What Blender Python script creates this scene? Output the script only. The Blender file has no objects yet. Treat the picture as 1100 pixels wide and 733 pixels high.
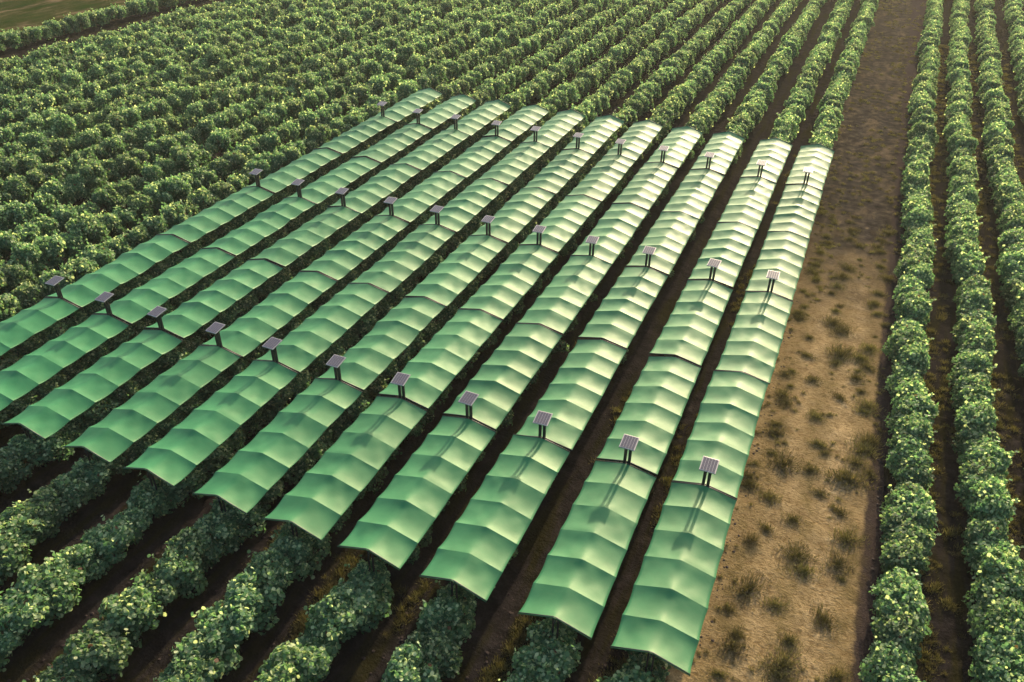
import bpy, bmesh, math, random
import numpy as np
from mathutils import Vector, Matrix

random.seed(7)
rng = np.random.default_rng(7)
scn = bpy.context.scene
COL = scn.collection
PI = math.pi

# ------------------------------------------------------------------ settings
HAZE = .00022
RIDGE = 2.2                       # height of the canopy ridges over the soil
SEC = 7.15                        # length of one canopy section
BAYS = 6
HW = 1.12                         # half width of a canopy
ROWX = [-30.04, -27.08, -24.05, -20.87, -17.96, -14.89, -11.96, -9.06, -6.10, -2.88, -0.10]
ROWDZ = [.10, -.04, -.04, -.03, -.01, -.01, 0, -.01, .02, .02, .01]
SUN_AZ, SUN_EL = math.radians(1.8), math.radians(18.5)

# ------------------------------------------------------------------ helpers
def link(o, parent=None):
    COL.objects.link(o)
    if parent is not None:
        o.parent = parent
    return o

def empty(name, loc=(0, 0, 0), rotz=0.0):
    o = bpy.data.objects.new(name, None)
    o.empty_display_size = 0.2
    o.location = loc
    o.rotation_euler = (0, 0, rotz)
    return link(o)

def tag(o, label=None, cat=None, group=None, kind=None):
    if label: o['label'] = label
    if cat: o['category'] = cat
    if group: o['group'] = group
    if kind: o['kind'] = kind
    return o

def mesh_np(name, verts, faces_flat, loop_tot, mat=None, smooth=False, attrs=None):
    me = bpy.data.meshes.new(name)
    verts = np.asarray(verts, np.float32)
    faces_flat = np.asarray(faces_flat, np.int32).ravel()
    loop_tot = np.asarray(loop_tot, np.int32)
    me.vertices.add(len(verts)); me.vertices.foreach_set('co', verts.ravel())
    me.loops.add(len(faces_flat)); me.loops.foreach_set('vertex_index', faces_flat)
    me.polygons.add(len(loop_tot))
    st = np.concatenate([[0], np.cumsum(loop_tot)[:-1]]).astype(np.int32)
    me.polygons.foreach_set('loop_start', st)
    try:
        me.polygons.foreach_set('loop_total', loop_tot)
    except Exception:
        pass
    me.polygons.foreach_set('use_smooth', np.full(len(loop_tot), smooth))
    if attrs:
        for k, (dom, arr) in attrs.items():
            a = me.attributes.new(k, 'FLOAT', dom)
            a.data.foreach_set('value', np.asarray(arr, np.float32).ravel())
    me.update(calc_edges=True)
    me.validate()
    if mat: me.materials.append(mat)
    return me

def bm_mesh(name, bm, mat, smooth=False):
    me = bpy.data.meshes.new(name)
    bmesh.ops.recalc_face_normals(bm, faces=bm.faces)
    bm.to_mesh(me); bm.free()
    if smooth:
        for p in me.polygons: p.use_smooth = True
    me.materials.append(mat)
    return me

def add_box(bm, c, s, rot=None, bevel=0.0):
    m = Matrix.Translation(c)
    if rot is not None: m = m @ rot
    r = bmesh.ops.create_cube(bm, size=1.0, matrix=m @ Matrix.Diagonal((s[0], s[1], s[2], 1)))
    if bevel > 0:
        es = list({e for v in r['verts'] for e in v.link_edges})
        bmesh.ops.bevel(bm, geom=es, offset=bevel, segments=2, affect='EDGES', profile=.6)

def add_tube(bm, pts, r, n=8):
    pts = [Vector(p) for p in pts]
    rings = []
    for i, p in enumerate(pts):
        t = (pts[min(i + 1, len(pts) - 1)] - pts[max(i - 1, 0)]).normalized()
        a = t.orthogonal().normalized() if abs(t.z) > .9 else Vector((0, 0, 1)).cross(t).normalized()
        b = t.cross(a)
        rr = r[i] if isinstance(r, (list, tuple)) else r
        rings.append([bm.verts.new(p + (a * math.cos(2 * PI * k / n) + b * math.sin(2 * PI * k / n)) * rr) for k in range(n)])
    for i in range(len(rings) - 1):
        for k in range(n):
            bm.faces.new((rings[i][k], rings[i][(k + 1) % n], rings[i + 1][(k + 1) % n], rings[i + 1][k]))
    bm.faces.new(rings[0][::-1]); bm.faces.new(rings[-1])

def vnoise(x, y, seed=0):
    """smooth value noise on numpy arrays"""
    xi = np.floor(x).astype(np.int64); yi = np.floor(y).astype(np.int64)
    fx = x - xi; fy = y - yi
    fx = fx * fx * (3 - 2 * fx); fy = fy * fy * (3 - 2 * fy)
    def h(a, b):
        n = (a * 374761393 + b * 668265263 + seed * 974634721) & 0x7fffffff
        n = ((n ^ (n >> 13)) * 1274126177) & 0x7fffffff
        return ((n ^ (n >> 16)) & 0xffff) / 65535.0
    return (h(xi, yi) * (1 - fx) + h(xi + 1, yi) * fx) * (1 - fy) + (h(xi, yi + 1) * (1 - fx) + h(xi + 1, yi + 1) * fx) * fy

# ------------------------------------------------------------------ materials
class N:
    """tiny node helper"""
    def __init__(s, name):
        s.m = bpy.data.materials.new(name); s.m.use_nodes = True
        s.t = s.m.node_tree; s.t.nodes.clear()
        s.out = s.t.nodes.new('ShaderNodeOutputMaterial')
    def n(s, typ, **kw):
        nd = s.t.nodes.new(typ)
        for k, v in kw.items(): setattr(nd, k, v)
        return nd
    def set(s, sock, v):
        if isinstance(v, bpy.types.NodeSocket): s.t.links.new(v, sock)
        else: sock.default_value = v
    def noise(s, vec, scale, detail=4, rough=.55, dist=0.0):
        nd = s.n('ShaderNodeTexNoise'); s.set(nd.inputs['Vector'], vec)
        nd.inputs['Scale'].default_value = scale; nd.inputs['Detail'].default_value = detail
        nd.inputs['Roughness'].default_value = rough; nd.inputs['Distortion'].default_value = dist
        return nd.outputs['Fac']
    def ramp(s, fac, *stops):
        nd = s.n('ShaderNodeValToRGB'); s.set(nd.inputs['Fac'], fac)
        e = nd.color_ramp.elements
        while len(e) < len(stops): e.new(.5)
        for el, (p, c) in zip(e, stops):
            el.position = p
            el.color = (c, c, c, 1) if isinstance(c, (int, float)) else (*c, 1)
        return nd.outputs['Color']
    def mix(s, fac, a, b, mode='MIX'):
        nd = s.n('ShaderNodeMix', data_type='RGBA', blend_type=mode)
        s.set(nd.inputs[0], fac)
        s.set(nd.inputs[6], (*a, 1) if isinstance(a, tuple) and len(a) == 3 else a)
        s.set(nd.inputs[7], (*b, 1) if isinstance(b, tuple) and len(b) == 3 else b)
        return nd.outputs[2]
    def math(s, op, a, b=0.0, c=0.0):
        nd = s.n('ShaderNodeMath', operation=op)
        s.set(nd.inputs[0], a); s.set(nd.inputs[1], b); s.set(nd.inputs[2], c)
        return nd.outputs[0]
    def maprange(s, v, a, b, c, d):
        nd = s.n('ShaderNodeMapRange'); s.set(nd.inputs[0], v)
        for i, k in enumerate((a, b, c, d)): nd.inputs[i + 1].default_value = k
        return nd.outputs[0]
    def coord(s, which='Object'):
        return s.n('ShaderNodeTexCoord').outputs[which]
    def pos(s):
        return s.n('ShaderNodeNewGeometry').outputs['Position']
    def scalevec(s, v, sc):
        nd = s.n('ShaderNodeMapping'); s.set(nd.inputs['Vector'], v); nd.inputs['Scale'].default_value = sc
        return nd.outputs[0]
    def sep(s, v):
        nd = s.n('ShaderNodeSeparateXYZ'); s.set(nd.inputs[0], v); return nd.outputs
    def attr(s, name):
        return s.n('ShaderNodeAttribute', attribute_name=name).outputs['Fac']
    def bump(s, h, strength=.5, dist=.02):
        nd = s.n('ShaderNodeBump'); s.set(nd.inputs['Height'], h)
        nd.inputs['Strength'].default_value = strength; nd.inputs['Distance'].default_value = dist
        return nd.outputs[0]
    def principled(s, col, rough=.6, normal=None, metal=0.0, spec=.5, **kw):
        nd = s.n('ShaderNodeBsdfPrincipled')
        s.set(nd.inputs['Base Color'], (*col, 1) if isinstance(col, tuple) else col)
        s.set(nd.inputs['Roughness'], rough); nd.inputs['Metallic'].default_value = metal
        nd.inputs['Specular IOR Level'].default_value = spec
        for k, v in kw.items(): s.set(nd.inputs[k], v)
        if normal is not None: s.t.links.new(normal, nd.inputs['Normal'])
        return nd.outputs[0]
    def done(s, sh):
        s.t.links.new(sh, s.out.inputs['Surface']); return s.m

def m_soil():
    k = N('field_soil'); p = k.pos(); x, y, z = k.sep(p)
    big = k.noise(p, .35, 4); mid = k.noise(p, 1.9, 6, .62); fine = k.noise(p, 11, 5, .65)
    streak = k.noise(k.scalevec(p, (2.2, .25, 1)), 1.0, 4)
    soil = k.ramp(mid, (.28, (.0065, .0055, .0052)), (.5, (.0165, .0138, .0135)), (.72, (.036, .030, .029)))
    soil = k.mix(k.ramp(fine, (.48, 0.), (.78, .55)), soil, (.05, .042, .040))
    weed = k.ramp(fine, (.3, (.007, .009, .002)), (.7, (.03, .026, .006)))
    wm = k.ramp(streak, (.47, 0.), (.62, 1.))
    c = k.mix(k.math('MULTIPLY', wm, .75), soil, weed)
    # meadow beyond the last crop row on the far side
    mp = k.noise(k.scalevec(p, (.5, .14, 1)), 1.0, 5, .6)
    mead = k.ramp(mp, (.36, (.018, .036, .007)), (.5, (.034, .04, .012)), (.57, (.062, .055, .025)), (.68, (.15, .112, .072)))
    mm = k.maprange(k.math('ADD', x, k.math('MULTIPLY', big, 3.)), -80.0, -81.6, 0, 1)
    c = k.mix(mm, c, mead)
    h = k.math('ADD', k.math('MULTIPLY', mid, 1.0), k.math('MULTIPLY', fine, .5))
    return k.done(k.principled(c, .95, k.bump(h, .9, .09), spec=0.))

def m_track():
    k = N('sandy_track'); p = k.pos(); x, y, z = k.sep(p)
    big = k.noise(p, .45, 4); mid = k.noise(p, 1.7, 6, .6, .3); fine = k.noise(p, 13, 5, .7)
    rip = k.noise(k.scalevec(p, (3.2, 5.2, 1)), 1.7, 6, .68, .9)
    sand = k.ramp(mid, (.27, (.165, .118, .058)), (.5, (.30, .222, .115)), (.74, (.44, .335, .185)))
    sand = k.mix(k.ramp(rip, (.38, .75), (.55, 0.)), sand, (.12, .078, .034))
    sand = k.mix(k.ramp(fine, (.55, 0.), (.72, .6)), sand, (.085, .06, .03))
    dark = k.ramp(mid, (.3, (.012, .0105, .009)), (.5, (.032, .028, .024)), (.66, (.08, .065, .048)), (.76, (.20, .15, .09)))
    dark = k.mix(k.ramp(fine, (.5, 0.), (.75, .6)), dark, (.09, .066, .042))
    # the loose sand thins out into brown earth farther along and towards the right-hand row
    yy = k.math('ADD', y, k.math('ADD', k.math('MULTIPLY', big, 18.), k.math('MULTIPLY', mid, 9.)))
    straw = k.noise(k.scalevec(p, (.75, .3, 1)), 1.0, 5, .65)
    dark = k.mix(k.ramp(straw, (.52, 0.), (.68, .6)), dark, k.ramp(fine, (.3, (.075, .055, .036)), (.7, (.25, .185, .11))))
    f1 = k.maprange(yy, 27., 41., 0, 1)
    xx = k.math('ADD', x, k.math('MULTIPLY', mid, .5))
    f2 = k.maprange(xx, 5.5, 5.68, 0, 1)
    c = k.mix(f1, sand, dark)
    c = k.mix(f2, c, k.ramp(fine, (.3, (.028, .021, .020)), (.7, (.06, .046, .042))))
    # weedy olive stain along the verge and the crown between the wheel ruts
    xw = k.math('ADD', x, k.math('MULTIPLY', k.math('SUBTRACT', big, .5), 1.6))
    band = lambda c_, a_, b_: k.maprange(k.math('ABSOLUTE', k.math('SUBTRACT', xw, c_)), a_, b_, 1, 0)
    w1 = k.math('MAXIMUM', band(3.3, .1, .8), band(5.0, .1, .7)); w2 = band(1.6, .2, .95)
    weed = k.math('MULTIPLY', k.math('MULTIPLY', k.math('MAXIMUM', w1, w2), k.math('SUBTRACT', 1., k.math('MULTIPLY', f1, .8))), k.ramp(mid, (.40, .08), (.6, .7)))
    c = k.mix(weed, c, (.085, .064, .022))
    h = k.math('ADD', k.math('MULTIPLY', rip, .8), k.math('ADD', k.math('MULTIPLY', fine, .45), k.math('MULTIPLY', mid, .8)))
    return k.done(k.principled(c, .95, k.bump(h, 1., .07), spec=0.))

def m_leaf(name, dark, mid, light, trans):
    k = N(name); t = k.attr('tint'); r = k.n('ShaderNodeObjectInfo').outputs['Random']
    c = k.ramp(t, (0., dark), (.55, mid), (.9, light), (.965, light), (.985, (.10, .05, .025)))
    hsv = k.n('ShaderNodeHueSaturation'); k.set(hsv.inputs['Color'], c)
    k.set(hsv.inputs['Hue'], k.maprange(r, 0, 1, .488, .512)); k.set(hsv.inputs['Value'], k.maprange(r, 0, 1, .82, 1.2))
    c = hsv.outputs[0]
    s1 = k.principled(c, .6, spec=.3)
    tr = k.n('ShaderNodeBsdfTranslucent')
    tc = k.mix(1.0, c, (1.75, 1.8, 1.05), 'MULTIPLY'); k.set(tr.inputs['Color'], tc)
    mx = k.n('ShaderNodeMixShader'); mx.inputs[0].default_value = trans
    k.t.links.new(s1, mx.inputs[1]); k.t.links.new(tr.outputs[0], mx.inputs[2])
    return k.done(mx.outputs[0])

def m_fabric():
    k = N('green_shade_fabric'); p = k.coord('Object'); r = k.n('ShaderNodeObjectInfo').outputs['Random']
    n1 = k.noise(p, .9, 4, .6); n2 = k.noise(k.scalevec(p, (1.2, 4, 1)), 3.0, 5, .6)
    c = k.mix(k.ramp(n1, (.32, 0.), (.68, 1.)), (.021, .188, .074), (.042, .248, .102))
    c = k.mix(k.ramp(n2, (.55, 0.), (.8, .22)), c, (.08, .24, .11))
    hsv = k.n('ShaderNodeHueSaturation'); k.set(hsv.inputs['Color'], c); k.set(hsv.inputs['Value'], k.maprange(r, 0, 1, .93, 1.07))
    c = hsv.outputs[0]
    bump = k.bump(k.math('ADD', n2, k.noise(p, 40, 2)), .10, .02)
    s1 = k.principled(c, .60, bump, spec=.52, **{'Specular Tint': (1, .92, .66, 1)})
    tr = k.n('ShaderNodeBsdfTranslucent'); k.set(tr.inputs['Color'], k.mix(1., c, (4.0, 1.6, 1.0), 'MULTIPLY'))
    mx = k.n('ShaderNodeMixShader'); mx.inputs[0].default_value = .24
    k.t.links.new(s1, mx.inputs[1]); k.t.links.new(tr.outputs[0], mx.inputs[2])
    return k.done(mx.outputs[0])

def m_plain(name, col, rough=.5, metal=0., spec=.5, nscale=9., amt=.25):
    k = N(name); n = k.noise(k.coord('Object'), nscale, 4)
    c = k.mix(k.math('MULTIPLY', n, amt * 2), tuple(col), tuple(v * .55 for v in col))
    return k.done(k.principled(c, k.maprange(n, 0, 1, rough * .85, min(1, rough * 1.15)), metal=metal, spec=spec))

M = {
    'soil': m_soil(), 'track': m_track(), 'fabric': m_fabric(),
    'leaf': m_leaf('crop_leaf', (.042, .088, .044), (.108, .210, .104), (.43, .49, .29), .47),
    'grassblade': m_leaf('dry_grass', (.080, .076, .026), (.165, .145, .056), (.32, .265, .14), .25),
    'stem': m_plain('woody_stem', (.09, .06, .035), .85),
    'black': m_plain('black_metal', (.010, .010, .011), .5, .0, .4),
    'rafter': m_plain('dark_green_tube', (.010, .022, .016), .5, .0, .4),
    'alu': m_plain('pale_aluminium', (.34, .33, .325), .45, .4),
    'cell': m_plain('solar_cell', (.115, .102, .12), .25, 0., .6, 30, .12),
    'clod': m_plain('earth_clod', (.05, .038, .036), .95, 0, .1),
}

# ------------------------------------------------------------------ ground
def ground_h(x, y):
    bed = .06 * np.cos(2 * PI * x / 3.0)
    n = (vnoise(x * 1.3, y * 1.1, 3) - .5) * .09 + (vnoise(x * .4, y * .3, 5) - .5) * .12 + (vnoise(x * 3.1, y * 2.7, 8) - .5) * .05
    rows = np.clip((x + 79) / 2, 0, 1)
    trk = np.clip(np.maximum(-.9 - x, x - 6.3) / .6, 0, 1)
    far = np.clip((60 - x) / 20, 0, 1) * np.clip((150 - y) / 20, 0, 1) * np.clip((y + 40) / 15, 0, 1) * np.clip((x + 150) / 30, 0, 1)
    return (bed * rows + n) * trk * far

def grid_sheet(name, xs, ys, hf, mat, dz=0.0):
    X, Y = np.meshgrid(xs, ys)
    Z = hf(X, Y) + dz
    v = np.stack([X, Y, Z], -1).reshape(-1, 3)
    nx = len(xs)
    i = (np.arange(len(ys) - 1)[:, None] * nx + np.arange(nx - 1)[None]).ravel()
    f = np.stack([i, i + 1, i + 1 + nx, i + nx], 1)
    return mesh_np(name, v, f, np.full(len(f), 4), mat, True)

def axis(lo, hi, d, far):
    core = np.arange(lo, hi + d, d)
    ext = np.array([6, 18, 45, 100, 220, 500, 1200, far], float)
    return np.concatenate([lo - ext[::-1], core, core[-1] + ext])

g = bpy.data.objects.new('ground', grid_sheet('ground', axis(-110, 42, .38, 3000), axis(-22, 132, .42, 3000), ground_h, M['soil']))
tag(link(g), kind='structure')

def track_h(x, y):
    rut = -.03 * np.exp(-((x - 2.35) / .35) ** 2) - .03 * np.exp(-((x - 4.35) / .35) ** 2)
    return .085 + rut + (vnoise(x * 1.6, y * 1.2, 11) - .5) * .04 + (vnoise(x * 5, y * 5, 12) - .5) * .022
def bend(y):
    t = np.clip((np.asarray(y, float) - 28) / 75, 0, 1.6)
    return t ** 1.6
def rx(base, far, y):                 # course of a row right of the track: it drifts outwards in the distance
    return base + (far - base) * float(bend(y))
xs = np.linspace(0, 1, 56); ys = np.arange(-22, 140, .16)
U, Y = np.meshgrid(xs, ys)
XL = -.75 + .0 * Y + .55 * bend(Y) + (vnoise(Y * .9, Y * 0 + 2, 4) - .5) * .25
XR = 6.0 + 1.45 * bend(Y) + (vnoise(Y * .8, Y * 0 + 7, 9) - .5) * .3
X = XL + (XR - XL) * U
Z = track_h(X, Y) * np.clip(np.minimum(U, 1 - U) / .05, .12, 1)
nx = len(xs); i = (np.arange(len(ys) - 1)[:, None] * nx + np.arange(nx - 1)[None]).ravel()
f = np.stack([i, i + 1, i + 1 + nx, i + nx], 1)
tr = bpy.data.objects.new('path', mesh_np('path', np.stack([X, Y, Z], -1).reshape(-1, 3), f, np.full(len(f), 4), M['track'], True))
tag(link(tr), kind='structure')

# ------------------------------------------------------------------ canopy sections
def prof(u, w, r):
    """height drop across the sheet: soft-edged gable"""
    a = np.sqrt((u * HW) ** 2 + r * r) - r
    return -w * a / (np.sqrt(HW * HW + r * r) - r)

def section_mesh(kind, seed):
    L = SEC - .13
    y0, y1 = -L / 2, L / 2
    if kind == 'front': y0 -= .12
    if kind == 'back': y1 += .25
    NB, NU = 14, 29
    us = np.linspace(-1, 1, NU)
    us = np.sign(us) * np.abs(us) ** 1.25
    vs = np.linspace(0, BAYS, BAYS * NB + 1)
    r_ = np.random.default_rng(seed)
    ribz = r_.normal(0, .012, BAYS + 1); ribw = r_.normal(.30, .012, BAYS + 1)
    ribz += .05; ribz[0] = ribz[-1] = 0.0; ribw[0] = ribw[-1] = .25
    ribx = r_.normal(0, .012, BAYS + 1); ribx[0] = ribx[-1] = 0
    if kind == 'front': ribz[0] = .10; ribw[0] = .37
    if kind == 'back': ribz[-1] = .10; ribw[-1] = .33
    sag = r_.normal(.078, .012, BAYS)
    V, U_ = np.meshgrid(vs, us, indexing='ij')
    b = np.minimum(np.floor(V).astype(int), BAYS - 1); t = V - b
    zr = ribz[b] * (1 - t) + ribz[b + 1] * t
    wd = ribw[b] * (1 - t) + ribw[b + 1] * t
    xo = ribx[b] * (1 - t) + ribx[b + 1] * t
    cat = 4 * t * (1 - t)
    rad = .05 + .12 * cat
    z = zr + prof(U_, wd, rad) - sag[b] * cat * (1.05 - .3 * np.abs(U_)) - rad * .10
    # light wrinkles pulled from the rib ends, and waviness of the free edges
    wr = (vnoise(U_ * 3.1 + seed * 3, V * 2.3, seed) - .5) * .034 + (vnoise(U_ * 7 + seed, V * 5.1, seed + 5) - .5) * .007
    z = z + wr * np.clip(cat * 2.2, 0, 1)
    x = U_ * (HW - .03 * cat * np.abs(U_)) + xo
    y = y0 + (y1 - y0) * V / BAYS
    co = np.stack([x, y, z], -1)
    nv, nu = co.shape[:2]
    top = co.reshape(-1, 3)
    bot = top - np.array([0, 0, .012])
    idx = np.arange(nv * nu).reshape(nv, nu); off = nv * nu
    q = np.stack([idx[:-1, :-1], idx[:-1, 1:], idx[1:, 1:], idx[1:, :-1]], -1).reshape(-1, 4)
    qb = q[:, ::-1] + off
    def side(a):
        return np.stack([a[:-1], a[:-1] + off, a[1:] + off, a[1:]], 1)
    f = np.concatenate([q, qb, side(idx[0])[:, ::-1] if False else side(idx[0]), side(idx[-1])[:, ::-1], side(idx[:, 0])[:, ::-1], side(idx[:, -1])])
    me = mesh_np('canopy_sheet', np.concatenate([top, bot]), f, np.full(len(f), 4), M['fabric'], True)
    # crisp crease at every rib
    ribs = set()
    for kb in range(BAYS + 1):
        for j in range(nu):
            ribs.add(int(idx[kb * NB, j])); ribs.add(int(idx[kb * NB, j]) + off)
    rowof = lambda v: (v % off) // nu
    sh = np.zeros(len(me.edges), bool)
    ev = np.zeros(len(me.edges) * 2, np.int32); me.edges.foreach_get('vertices', ev); ev = ev.reshape(-1, 2)
    same_row = (ev[:, 0] % off) // nu == (ev[:, 1] % off) // nu
    isrib = ((ev[:, 0] % off) // nu) % NB == 0
    border = (ev[:, 0] >= off) != (ev[:, 1] >= off)
    sh = (same_row & isrib) | border
    a = me.attributes.new('sharp_edge', 'BOOLEAN', 'EDGE'); a.data.foreach_set('value', sh)
    return me, y0, y1, ribz, ribw

def canopy(kind, seed):
    root = empty('shade_canopy')
    me, y0, y1, ribz, ribw = section_mesh(kind, seed)
    link(bpy.data.objects.new('fabric_sheet', me), root)
    for yy, zz, w, s in ((y0, ribz[0], ribw[0], -1), (y1, ribz[-1], ribw[-1], 1)):
        bm = bmesh.new()
        inset = .012 if not ((kind == 'front' and s < 0) or (kind == 'back' and s > 0)) else -.035
        yb = yy + s * inset
        pts = [(-HW * 1.0, yb, zz - w - .022), (-.06, yb, zz - .03), (.06, yb, zz - .03), (HW * 1.0, yb, zz - w - .022)]
        add_tube(bm, pts, .030, 8)
        link(bpy.data.objects.new('end_rafter', bm_mesh('end_rafter', bm, M['rafter'], True)), root)
        bm = bmesh.new()
        for sx in (-.075, .075):
            add_box(bm, (sx, yy - s * .14, (zz - .12 - RIDGE) / 2 - .03), (.05, .05, RIDGE + zz - .10), bevel=.006)
        add_box(bm, (0, yy - s * .14, zz - .16), (.24, .06, .05), bevel=.006)
        link(bpy.data.objects.new('support_post', bm_mesh('support_post', bm, M['black'])), root)
    bm = bmesh.new()
    add_tube(bm, [(0, y0 + .03, -.17), (0, 0, -.17), (0, y1 - .03, -.17)], .02, 8)
    link(bpy.data.objects.new('ridge_pole', bm_mesh('ridge_pole', bm, M['rafter'], True)), root)
    return root

def dup(root, loc, rotz=0.0, scale=None):
    r = root.copy(); COL.objects.link(r); r.location = loc; r.rotation_euler = (0, 0, rotz)
    if scale is not None: r.scale = scale
    for ch in list(root.children):
        c = ch.copy(); COL.objects.link(c); c.parent = r
        for gch in list(ch.children):
            d = gch.copy(); COL.objects.link(d); d.parent = c
    return r

ORD = ['first', 'second', 'third', 'fourth', 'fifth', 'sixth', 'seventh', 'eighth', 'ninth', 'tenth', 'eleventh']
def rowname(i):            # i = 0 far side .. 10 beside the track
    k = 10 - i
    if k == 0: return 'row beside the sandy track'
    if i == 0: return 'outermost row beside open bushes'
    return '%s row from sandy track' % ORD[k]
SEGN = ['at near end of', 'second from near end of', 'third from near end of',
        'third from far end of', 'second from far end of', 'at far end of']
protos = {}
for kind, seeds in (('front', (1, 2, 3)), ('mid', (11, 12, 13, 14, 15)), ('back', (21, 22, 23))):
    protos[kind] = [canopy(kind, s) for s in seeds]
used = set()
for i, X0 in enumerate(ROWX):
    for s in range(6):
        kind = 'front' if s == 0 else 'back' if s == 5 else 'mid'
        pk = protos[kind][(i * 2 + s * 3) % len(protos[kind])]
        yc = SEC * (s - .5)
        loc = (X0 + random.gauss(0, .015), yc, RIDGE + ROWDZ[i] + random.gauss(0, .012))
        if pk.name not in used:
            used.add(pk.name); o = pk; o.location = loc
        else:
            o = dup(pk, loc)
        o.rotation_euler = (random.gauss(0, .003), random.gauss(0, .014), random.gauss(0, .004))
        shade = 'pale sunlit green' if (i >= 7 and s >= 3) else 'deep green' if i <= 3 and s <= 2 else 'green'
        tag(o, '%s ribbed canopy %s %s' % (shade, SEGN[s], rowname(i)), 'shade canopy',
            'green fabric canopies over the crop rows')

# ------------------------------------------------------------------ solar panels on twin posts
def solar():
    root = empty('solar_panel_post')
    zt = RIDGE + .90
    tilt = Matrix.Rotation(math.radians(8), 4, 'X')
    pw, pd, pt = .56, .64, .035
    bm = bmesh.new()
    add_box(bm, (0, 0, zt), (pw, pd, pt), tilt, .012)
    pan = link(bpy.data.objects.new('panel', bm_mesh('panel', bm, M['alu'])), root)
    bm = bmesh.new()
    nxc, nyc = 5, 7
    iw, idp = pw - .07, pd - .07
    for a in range(nxc):
        for b in range(nyc):
            cx = -iw / 2 + iw * (a + .5) / nxc; cy = -idp / 2 + idp * (b + .5) / nyc
            c = tilt @ Vector((cx, cy, pt / 2 + .003))
            add_box(bm, (c.x, c.y, zt + c.z), (iw / nxc - .010, idp / nyc - .008, .006), tilt)
    link(bpy.data.objects.new('solar_cells', bm_mesh('solar_cells', bm, M['cell'])), pan)
    bm = bmesh.new()
    add_box(bm, (0, 0, zt - .045), (.34, .40, .05), tilt, .01)
    link(bpy.data.objects.new('mount_box', bm_mesh('mount_box', bm, M['black'])), pan)
    for sx in (-.08, .08):
        bm = bmesh.new()
        add_box(bm, (sx, 0, (zt - .05) / 2 - .1), (.105, .08, zt - .05 + .2), bevel=.008)
        link(bpy.data.objects.new('leg', bm_mesh('leg', bm, M['black'])), root)
    return root
sp = solar()
LINES = ['one section in from near end of', 'halfway along', 'one section in from far end of']
first = True
for i, X0 in enumerate(ROWX):
    for j in range(3):
        loc = (X0, 2 * SEC * j, ROWDZ[i])
        if first: o = sp; o.location = loc; first = False
        else: o = dup(sp, loc)
        o.rotation_euler = (0, 0, random.gauss(0, .03))
        tag(o, 'small solar panel %s %s' % (LINES[j], rowname(i)), 'solar panel',
            'solar panels standing in lines between the canopies')

# ------------------------------------------------------------------ crop plants
LEAF = np.array([[-.5, 0, 0], [-.42, .42, .06], [0, .56, .02], [.42, .42, .06], [.5, 0, 0], [.28, -.36, .05], [-.28, -.36, .05]])

def leaf_cloud(centres, normals, sizes, tints, seed, shape=LEAF):
    r_ = np.random.default_rng(seed)
    n = len(centres)
    nrm = normals / np.linalg.norm(normals, axis=1, keepdims=True)
    ref = r_.normal(size=(n, 3)); t1 = np.cross(nrm, ref); t1 /= np.linalg.norm(t1, axis=1, keepdims=True)
    t2 = np.cross(nrm, t1)
    k = len(shape)
    asp = r_.uniform(.8, 1.15, n)
    v = centres[:, None] + sizes[:, None, None] * (shape[None, :, 0:1] * t1[:, None] * asp[:, None, None] + shape[None, :, 1:2] * t2[:, None] + shape[None, :, 2:3] * nrm[:, None] * -1.6)
    f = np.arange(n * k)
    return v.reshape(-1, 3), f, np.full(n, k), np.asarray(tints)

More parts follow.
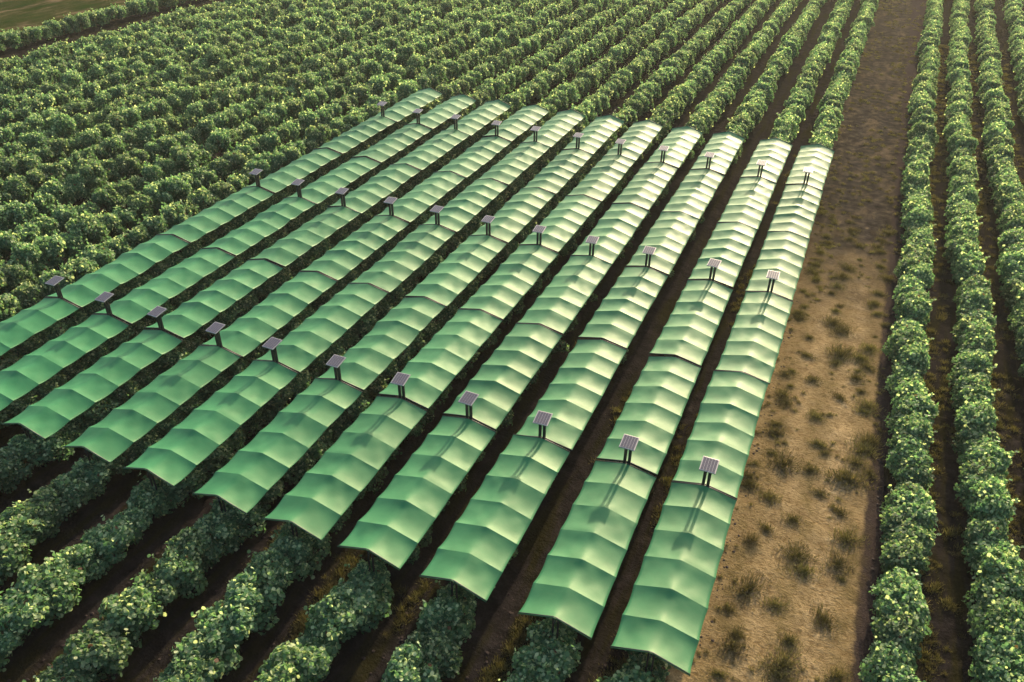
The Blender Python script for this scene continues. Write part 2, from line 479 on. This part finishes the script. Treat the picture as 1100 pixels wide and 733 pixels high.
def bush_foliage(seed, rx_=.72, ry_=.72, h=1.6, lobes=11, nleaf=950, lsz=(.10, .19)):
    r_ = np.random.default_rng(seed)
    # lobes packed into a low dome
    lc, lr = [], []
    for k in range(lobes):
        a = r_.uniform(0, 2 * PI); q = math.sqrt(r_.uniform(0, 1)) * .68
        zz = r_.uniform(.25, .82) if k > 2 else .78
        s = math.sqrt(max(.15, 1 - (zz * .9) ** 2)) if zz > .5 else .95
        lc.append((math.cos(a) * q * rx_ * s, math.sin(a) * q * ry_ * s, zz * h))
        lr.append(r_.uniform(.18, .40))
    lc = np.array(lc); lr = np.array(lr)
    pts, nor = [], []
    w = lr ** 2 / (lr ** 2).sum()
    per = (w * nleaf * 1.7).astype(int) + 1
    for c, rad, m in zip(lc, lr, per):
        d = r_.normal(size=(m, 3)); d /= np.linalg.norm(d, axis=1, keepdims=True)
        d[:, 2] = np.where(d[:, 2] < -.35, -d[:, 2], d[:, 2])
        rr = rad * r_.uniform(.62, 1.18, m) ** .8
        P = c + d * rr[:, None] * np.array([1, 1, .95])
        ins = np.zeros(m, bool)
        for c2, rad2 in zip(lc, lr):
            ins |= np.linalg.norm(P - c2, axis=1) < rad2 * .66
        P, d = P[~ins], d[~ins]
        pts.append(P); nor.append(d)
    # straggling shoots poking out of the top and the sides
    for k in range(24):
        a = r_.uniform(0, 2 * PI); b0 = lc[r_.integers(0, lobes)]
        dirv = np.array([math.cos(a) * .5, math.sin(a) * .5, r_.uniform(.3, .9)])
        m = 10
        tt = np.linspace(.2, r_.uniform(.5, .72), m)[:, None]
        P = b0 + dirv * tt + r_.normal(0, .05, (m, 3)); pts.append(P); nor.append(r_.normal(0, .5, (m, 3)) + dirv)
    P = np.concatenate(pts); d = np.concatenate(nor)
    keep = P[:, 2] > .10
    P, d = P[keep], d[keep]
    d = d * .8 + np.array([0, 0, .28]) + r_.normal(0, .6, P.shape)
    sz = r_.uniform(*lsz, len(P))
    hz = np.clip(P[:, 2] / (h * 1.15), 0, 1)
    tint = np.clip(r_.beta(2.2, 2.6, len(P)) * .75 + .28 * hz ** 3 * r_.uniform(0, 1, len(P)), 0, .95)  # paler towards the top: young leaves, plus sunlit tips painted into the tint
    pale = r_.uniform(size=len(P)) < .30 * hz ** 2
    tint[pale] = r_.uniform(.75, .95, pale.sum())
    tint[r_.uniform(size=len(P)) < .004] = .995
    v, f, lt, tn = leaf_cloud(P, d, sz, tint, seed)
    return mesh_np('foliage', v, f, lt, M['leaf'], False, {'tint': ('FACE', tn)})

def bush_stem(seed, h=1.3):
    r_ = random.Random(seed); bm = bmesh.new()
    add_tube(bm, [(0, 0, -.12), (.02, .01, .3), (.03, -.02, .7)], [.05, .04, .03], 7)
    for k in range(5):
        a = r_.uniform(0, 2 * PI); q = r_.uniform(.25, .45); z0 = r_.uniform(.15, .6)
        add_tube(bm, [(.02, 0, z0), (math.cos(a) * q * .6, math.sin(a) * q * .6, z0 + .3), (math.cos(a) * q, math.sin(a) * q, h * r_.uniform(.7, .95))], [.028, .02, .01], 6)
    return bm_mesh('stem', bm, M['stem'], True)

bushes = []          # round bushes, and denser ones for the trained rows
for s in range(6):
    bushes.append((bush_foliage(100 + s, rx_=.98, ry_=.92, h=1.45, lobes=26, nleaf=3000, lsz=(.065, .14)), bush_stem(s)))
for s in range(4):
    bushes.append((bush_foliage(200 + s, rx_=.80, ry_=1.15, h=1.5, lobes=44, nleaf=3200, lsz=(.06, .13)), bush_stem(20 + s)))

plants = []          # x, y, base z, rot, scale, variant, where
def put(x, y, sc, var, where, sz=1.0):
    z = float(ground_h(np.array([x]), np.array([y]))[0])
    plants.append((x, y, z, random.uniform(0, 2 * PI) if var < 6 else random.choice((0, PI)) + random.gauss(0, .12), (sc * random.uniform(.93, 1.07), sc * random.uniform(.93, 1.07), sc * sz * random.uniform(.9, 1.1)), var, where))

# the canopied rows run on, uncovered, in front and behind
for i, X0 in enumerate(ROWX):
    y = -24.0 + random.uniform(0, 1)
    while y < 128:
        cov = -SEC < y < 5 * SEC + .2
        x = X0 + random.gauss(0, .07) + .5 * float(bend(y)) * (i / 10)
        if y < -SEC:
            put(x, y, random.uniform(.95, 1.15), random.randrange(6), ('front', i), random.uniform(.9, 1.08))
            y += random.uniform(.82, 1.2)
        elif cov:
            if i == 10 and y > -4: pass
            put(x + (.16 if i < 6 else -.08), y, random.uniform(1.0, 1.15) * (1 if i < 6 else .85), random.randrange(6), ('under', i), .86)
            y += random.uniform(1.15, 1.5)
        else:
            put(x, y, random.uniform(.92, 1.1), random.randrange(6) if i < 6 else random.randrange(6, 10), ('behind', i), 1.12)
            y += random.uniform(1.25, 1.6) if i < 6 else random.uniform(.95, 1.2)
# the open bushes beyond the outermost canopy
for r in range(1, 14):
    y = -24.0 + random.uniform(0, 1.5)
    while y < 128:
        if y > -15 + r * .2 - 4:
            put(-30.04 - 3 * r + random.gauss(0, .13), y, random.uniform(.95, 1.2), random.randrange(6), ('open', r), 1.18)
        y += random.uniform(1.15, 1.55)
y = -10.
while y < 128:          # the single last row at the meadow edge
    put(-78.6 + random.gauss(0, .12), y, random.uniform(1.0, 1.25), random.randrange(6), ('edge', 0), 1.05)
    y += random.uniform(1.05, 1.35)
RIGHT = [(6.52, 8.1), (9.12, 10.95), (11.75, 13.7), (14.6, 17.0), (17.4, 20.0), (20.2, 23.0)]
for r, (a, b) in enumerate(RIGHT):
    y = -12.0
    while y < 128:
        if random.random() > .025:
            put(rx(a, b, y) + random.gauss(0, .09) + .12 * math.sin(y * .31 + r * 2), y, random.uniform(.91, 1.04), random.randrange(6, 10), ('right', r), random.uniform(.98, 1.2))
        y += random.uniform(.66, .92)

# ------------------------------------------------------------------ camera
F = 862.3695
pitch, yaw, roll = math.radians(33.84400355), math.radians(-23.13355232), math.radians(.58444998)
cl = Vector((1.66515715, -21.05899109, 19.28252768 + RIDGE))
fw = Vector((math.sin(yaw) * math.cos(pitch), math.cos(yaw) * math.cos(pitch), -math.sin(pitch)))
rr = fw.cross(Vector((0, 0, 1))).normalized(); uu = rr.cross(fw)
r2 = rr * math.cos(roll) + uu * math.sin(roll); u2 = -rr * math.sin(roll) + uu * math.cos(roll)
cam = bpy.data.cameras.new('camera'); cam.sensor_width = 36; cam.sensor_fit = 'HORIZONTAL'
cam.lens = F / 1100 * 36; cam.clip_end = 8000; cam.clip_start = .1
co = bpy.data.objects.new('camera', cam); link(co)
mw = Matrix((r2, u2, -fw)).transposed().to_4x4(); mw.translation = cl
co.matrix_world = mw
scn.camera = co

def in_view(x, y, z, mx=.02):
    d = Vector((x, y, z)) - cl; zz = d.dot(fw)
    if zz <= 0: return False
    px, py = .5 + F * d.dot(r2) / zz / 1100, .5 - F * d.dot(u2) / zz / 733
    return -mx < px < 1 + mx and -mx < py < 1 + mx

# the 300 plants that show largest stand one by one, the rest are one mass
order = sorted((k for k, p in enumerate(plants) if p[6][0] != 'under' and in_view(p[0], p[1], .8, .01)),
               key=lambda k: (Vector(plants[k][:3]) - cl).length)
solo = set(order[:298])
def plant_label(w):
    kind, i = w
    if kind == 'front': return 'leafy green crop bush before the canopy ends, ' + rowname(i), 'crop bushes in front of the canopies'
    if kind == 'behind': return 'leafy green crop bush behind far canopy ends, ' + rowname(i), 'crop bushes behind the canopies'
    if kind == 'right': return 'pale tipped leafy crop bush in the %s trained row beyond the sandy track' % ORD[i], 'crop bushes in the rows across the track'
    return 'round green crop bush in the %s open row beyond the outermost canopies' % ORD[i - 1], 'open crop bushes beside the canopies'
made = {}
for k in sorted(solo):
    x, y, z, rot, sc, var, where = plants[k]
    if var not in made:
        root = empty('crop_bush')
        link(bpy.data.objects.new('foliage', bushes[var][0]), root)
        link(bpy.data.objects.new('stem', bushes[var][1]), root)
        made[var] = root; o = root; o.location = (x, y, z); o.rotation_euler = (0, 0, rot); o.scale = sc
    else:
        o = dup(made[var], (x, y, z), rot, sc)
    lb, gp = plant_label(where)
    tag(o, lb, 'crop bush', gp)

def scatter(name, pts, rots, scls, picks, meshes, label=None, cat=None):
    me = bpy.data.meshes.new(name)
    me.from_pydata([tuple(p) for p in pts], [], [])
    for nm, typ, key, arr in (('rot', 'FLOAT_VECTOR', 'vector', rots), ('scl', 'FLOAT_VECTOR', 'vector', scls), ('pick', 'INT', 'value', picks)):
        a = me.attributes.new(nm, typ, 'POINT'); a.data.foreach_set(key, np.asarray(arr).ravel())
    o = bpy.data.objects.new(name, me); link(o)
    ng = bpy.data.node_groups.new(name, 'GeometryNodeTree')
    ng.interface.new_socket('Geometry', in_out='INPUT', socket_type='NodeSocketGeometry')
    ng.interface.new_socket('Geometry', in_out='OUTPUT', socket_type='NodeSocketGeometry')
    gi = ng.nodes.new('NodeGroupInput'); go = ng.nodes.new('NodeGroupOutput')
    iop = ng.nodes.new('GeometryNodeInstanceOnPoints'); jn = ng.nodes.new('GeometryNodeJoinGeometry')
    ng.links.new(gi.outputs[0], iop.inputs['Points'])
    for q, m in enumerate(meshes):
        po = bpy.data.objects.new('sample_' + m.name.split('.')[0], m)
        oi = ng.nodes.new('GeometryNodeObjectInfo'); oi.inputs['Object'].default_value = po
        oi.inputs['As Instance'].default_value = True
        ng.links.new(oi.outputs['Geometry'], jn.inputs[0])
    ng.links.new(jn.outputs[0], iop.inputs['Instance'])
    iop.inputs['Pick Instance'].default_value = True
    for nm, typ, sock in (('rot', 'FLOAT_VECTOR', 'Rotation'), ('scl', 'FLOAT_VECTOR', 'Scale'), ('pick', 'INT', 'Instance Index')):
        na = ng.nodes.new('GeometryNodeInputNamedAttribute'); na.data_type = typ; na.inputs['Name'].default_value = nm
        ng.links.new(na.outputs['Attribute'], iop.inputs[sock])
    ng.links.new(iop.outputs[0], go.inputs[0])
    md = o.modifiers.new('scatter', 'NODES'); md.node_group = ng
    return tag(o, label, cat, kind='stuff')

rest = [p for k, p in enumerate(plants) if k not in solo]
scatter('crop_field', [p[:3] for p in rest], [(0, 0, p[3]) for p in rest], [p[4] for p in rest], [p[5] for p in rest],
        [b[0] for b in bushes], 'dense mass of green crop bushes filling the field around the canopies', 'crops')

# ------------------------------------------------------------------ grass tufts, ground cover, clods
BLADE = np.array([[-.5, 0, 0], [.5, 0, 0], [.3, .55, .05], [0, 1., .3], [-.3, .55, .05]])
def tuft_mesh(name, seed, n, rad, h, wd=.012):
    r_ = np.random.default_rng(seed)
    a = r_.uniform(0, 2 * PI, n); q = np.abs(r_.normal(0, .5, n)) * rad
    base = np.stack([np.cos(a) * q, np.sin(a) * q, np.zeros(n)], 1)
    out = np.stack([np.cos(a), np.sin(a), np.zeros(n)], 1) * r_.uniform(.1, .8, (n, 1)) + r_.normal(0, .2, (n, 3)); out[:, 2] = 1
    out /= np.linalg.norm(out, axis=1, keepdims=True)
    side = np.cross(out, r_.normal(size=(n, 3))); side /= np.linalg.norm(side, axis=1, keepdims=True)
    nr = np.cross(side, out)
    hh = h * r_.uniform(.45, 1.1, n) * np.clip(1.15 - q / (rad * 1.8), .35, 1)
    S = BLADE
    v = base[:, None] + side[:, None] * S[None, :, 0:1] * wd * 2 + out[:, None] * S[None, :, 1:2] * hh[:, None, None] + nr[:, None] * S[None, :, 2:3] * hh[:, None, None] * .5
    return mesh_np(name, v.reshape(-1, 3), np.arange(n * 5), np.full(n, 5), M['grassblade'], False, {'tint': ('FACE', r_.beta(1.6, 2.2, n) * .95)})

tufts = [tuft_mesh('blades', 300 + s, 430, .60, .24, .007) for s in range(4)]
tufts_small = [tuft_mesh('blades_small', 320 + s, 80, .26, .17, .007) for s in range(3)]

def th(x, y): return float(track_h(np.array([x]), np.array([y]))[0]) - .01
tl = {}
spots = []
for x0, where, dens in ((1.75, 'along the canopy edge of the sandy track', 1.35), (3.25, 'on the crown between the wheel ruts of the track', 1.5), (4.95, 'along the far verge of the sandy track', 1.6)):
    y = -7.5
    while y < 30:
        if random.random() < .9:
            spots.append((x0 + random.gauss(0, .25), y, random.uniform(.55, 1.15) * (1 - max(0, y - 8) * .012), where))
        y += random.choice((.3, .4, .6, .8, 1.2)) * dens
first = {}
for n_, (x, y, s, where) in enumerate(spots):
    v = n_ % 4
    s *= random.choice((.7, .9, 1.15, 1.3)); sc = (s * random.uniform(.8, 1.25), s * random.uniform(.8, 1.6), s * random.uniform(.7, 1.0))
    if v not in first:
        o = link(bpy.data.objects.new('grass_tuft', tufts[v])); first[v] = o
    else:
        o = first[v].copy(); COL.objects.link(o)
    o.location = (x, y, th(x, y)); o.rotation_euler = (0, 0, random.uniform(0, 6.28)); o.scale = sc
    tag(o, 'fuzzy olive grass tuft growing ' + where, 'grass tuft', 'grass tufts ' + where)

gp, gr, gs, gk = [], [], [], []
def gadd(x, y, z, s, k):
    gp.append((x, y, z)); gr.append((0, 0, random.uniform(0, 6.28))); gs.append((s, s, s * random.uniform(.7, 1.2))); gk.append(k)
for _ in range(1500):       # thin weeds over the track
    y = random.uniform(-8, 110); x = random.uniform(.2, 5.5 + .02 * max(0, y))
    nz = float(vnoise(np.array([x * .9]), np.array([y * .35]), 21)[0])
    if nz > .5 or (y > 18 and nz > .35): gadd(x, y, th(x, y), random.uniform(.4, 1.0) * (.8 if y < 15 else 1.2), random.randrange(3))
for i, X0 in enumerate(ROWX):      # grassy strip between the rows in front of and under the canopies
    for _ in range(620):
        y = random.choice((random.uniform(-22, 40), random.uniform(-22, -6))); x = X0 - 1.05 + random.gauss(0, .3) + .3 * math.sin(y * .4 + i)
        if vnoise(np.array([x * .7 + i * 9]), np.array([y * .4]), 31)[0] > .4:
            gadd(x, y, float(ground_h(np.array([x]), np.array([y]))[0]) - .01, random.uniform(.6, 1.5), random.randrange(3))
for r, (a, b) in enumerate(RIGHT[:4]):
    for _ in range(620):
        y = random.uniform(-10, 80); x = rx(a, b, y) + random.choice((.98, .98, .98, 1.75)) + random.gauss(0, .2)
        gadd(x, y, float(ground_h(np.array([x]), np.array([y]))[0]) - .01, random.uniform(.6, 1.4), random.randrange(3))
scatter('grass', gp, gr, gs, gk, tufts_small, 'thin dry grass and weeds on the track and between the rows', 'grass')

def clod_mesh(seed):
    r_ = random.Random(seed); bm = bmesh.new()
    bmesh.ops.create_icosphere(bm, subdivisions=2, radius=.5)
    for v in bm.verts: v.co *= r_.uniform(.72, 1.15); v.co.z *= .6
    return bm_mesh('clod', bm, M['clod'])
clods = [clod_mesh(s) for s in range(3)]
gp, gr, gs, gk = [], [], [], []
for _ in range(500):
    y = random.uniform(-10, 60); x = 5.6 + 1.4 * float(bend(y)) + random.gauss(0, .18)
    s = random.choice([.05, .07, .1, .1, .16]) * random.uniform(.6, 1.3); gadd(x, y, .035, s, random.randrange(3))
for _ in range(160):
    y = random.uniform(-8, 40); x = 1.15 + random.gauss(0, .12); gadd(x, y, .07, random.uniform(.04, .13), random.randrange(3))
for i, X0 in enumerate(ROWX):
    for _ in range(110):
        y = random.uniform(-22, -5); x = X0 + 1.4 + random.gauss(0, .3)
        gadd(x, y, float(ground_h(np.array([x]), np.array([y]))[0]), random.uniform(.04, .13), random.randrange(3))
scatter('dirt_clods', gp, gr, gs, gk, clods, 'dark earth clods scattered along the track edge and between rows', 'earth clods')

# ------------------------------------------------------------------ air
bm = bmesh.new(); add_box(bm, (-20, 60, 14.6), (300, 300, 31.2))
hk = N('thin_air'); pv = hk.n('ShaderNodeVolumePrincipled')
pv.inputs['Color'].default_value = (.85, .88, .82, 1); pv.inputs['Density'].default_value = HAZE; pv.inputs['Anisotropy'].default_value = .3
hk.t.links.new(pv.outputs[0], hk.out.inputs['Volume'])
tag(link(bpy.data.objects.new('haze', bm_mesh('haze', bm, hk.m))), kind='stuff')

# ------------------------------------------------------------------ light
w = bpy.data.worlds.new('World'); scn.world = w; w.use_nodes = True
nt = w.node_tree; bg = nt.nodes['Background']
sky = nt.nodes.new('ShaderNodeTexSky'); sky.sky_type = 'NISHITA'; sky.sun_disc = False
sky.sun_elevation = SUN_EL; sky.sun_rotation = SUN_AZ
sky.air_density = 1.0; sky.dust_density = 3.5; sky.ozone_density = .5
nt.links.new(sky.outputs[0], bg.inputs['Color']); bg.inputs['Strength'].default_value = .15
sun = bpy.data.lights.new('sun', 'SUN'); sun.energy = 4.4; sun.angle = math.radians(1.0); sun.color = (1, .81, .55)
so = bpy.data.objects.new('sun', sun); link(so)
S = Vector((math.sin(SUN_AZ) * math.cos(SUN_EL), math.cos(SUN_AZ) * math.cos(SUN_EL), math.sin(SUN_EL)))
so.rotation_euler = (-S).to_track_quat('-Z', 'Y').to_euler(); so.location = S * 60

scn.view_settings.view_transform = 'Standard'; scn.view_settings.look = 'None'
scn.view_settings.exposure = 1.05; scn.view_settings.gamma = 1.0
scn.render.engine = 'CYCLES'
scn.cycles.max_bounces = 6; scn.cycles.transmission_bounces = 4; scn.cycles.diffuse_bounces = 3
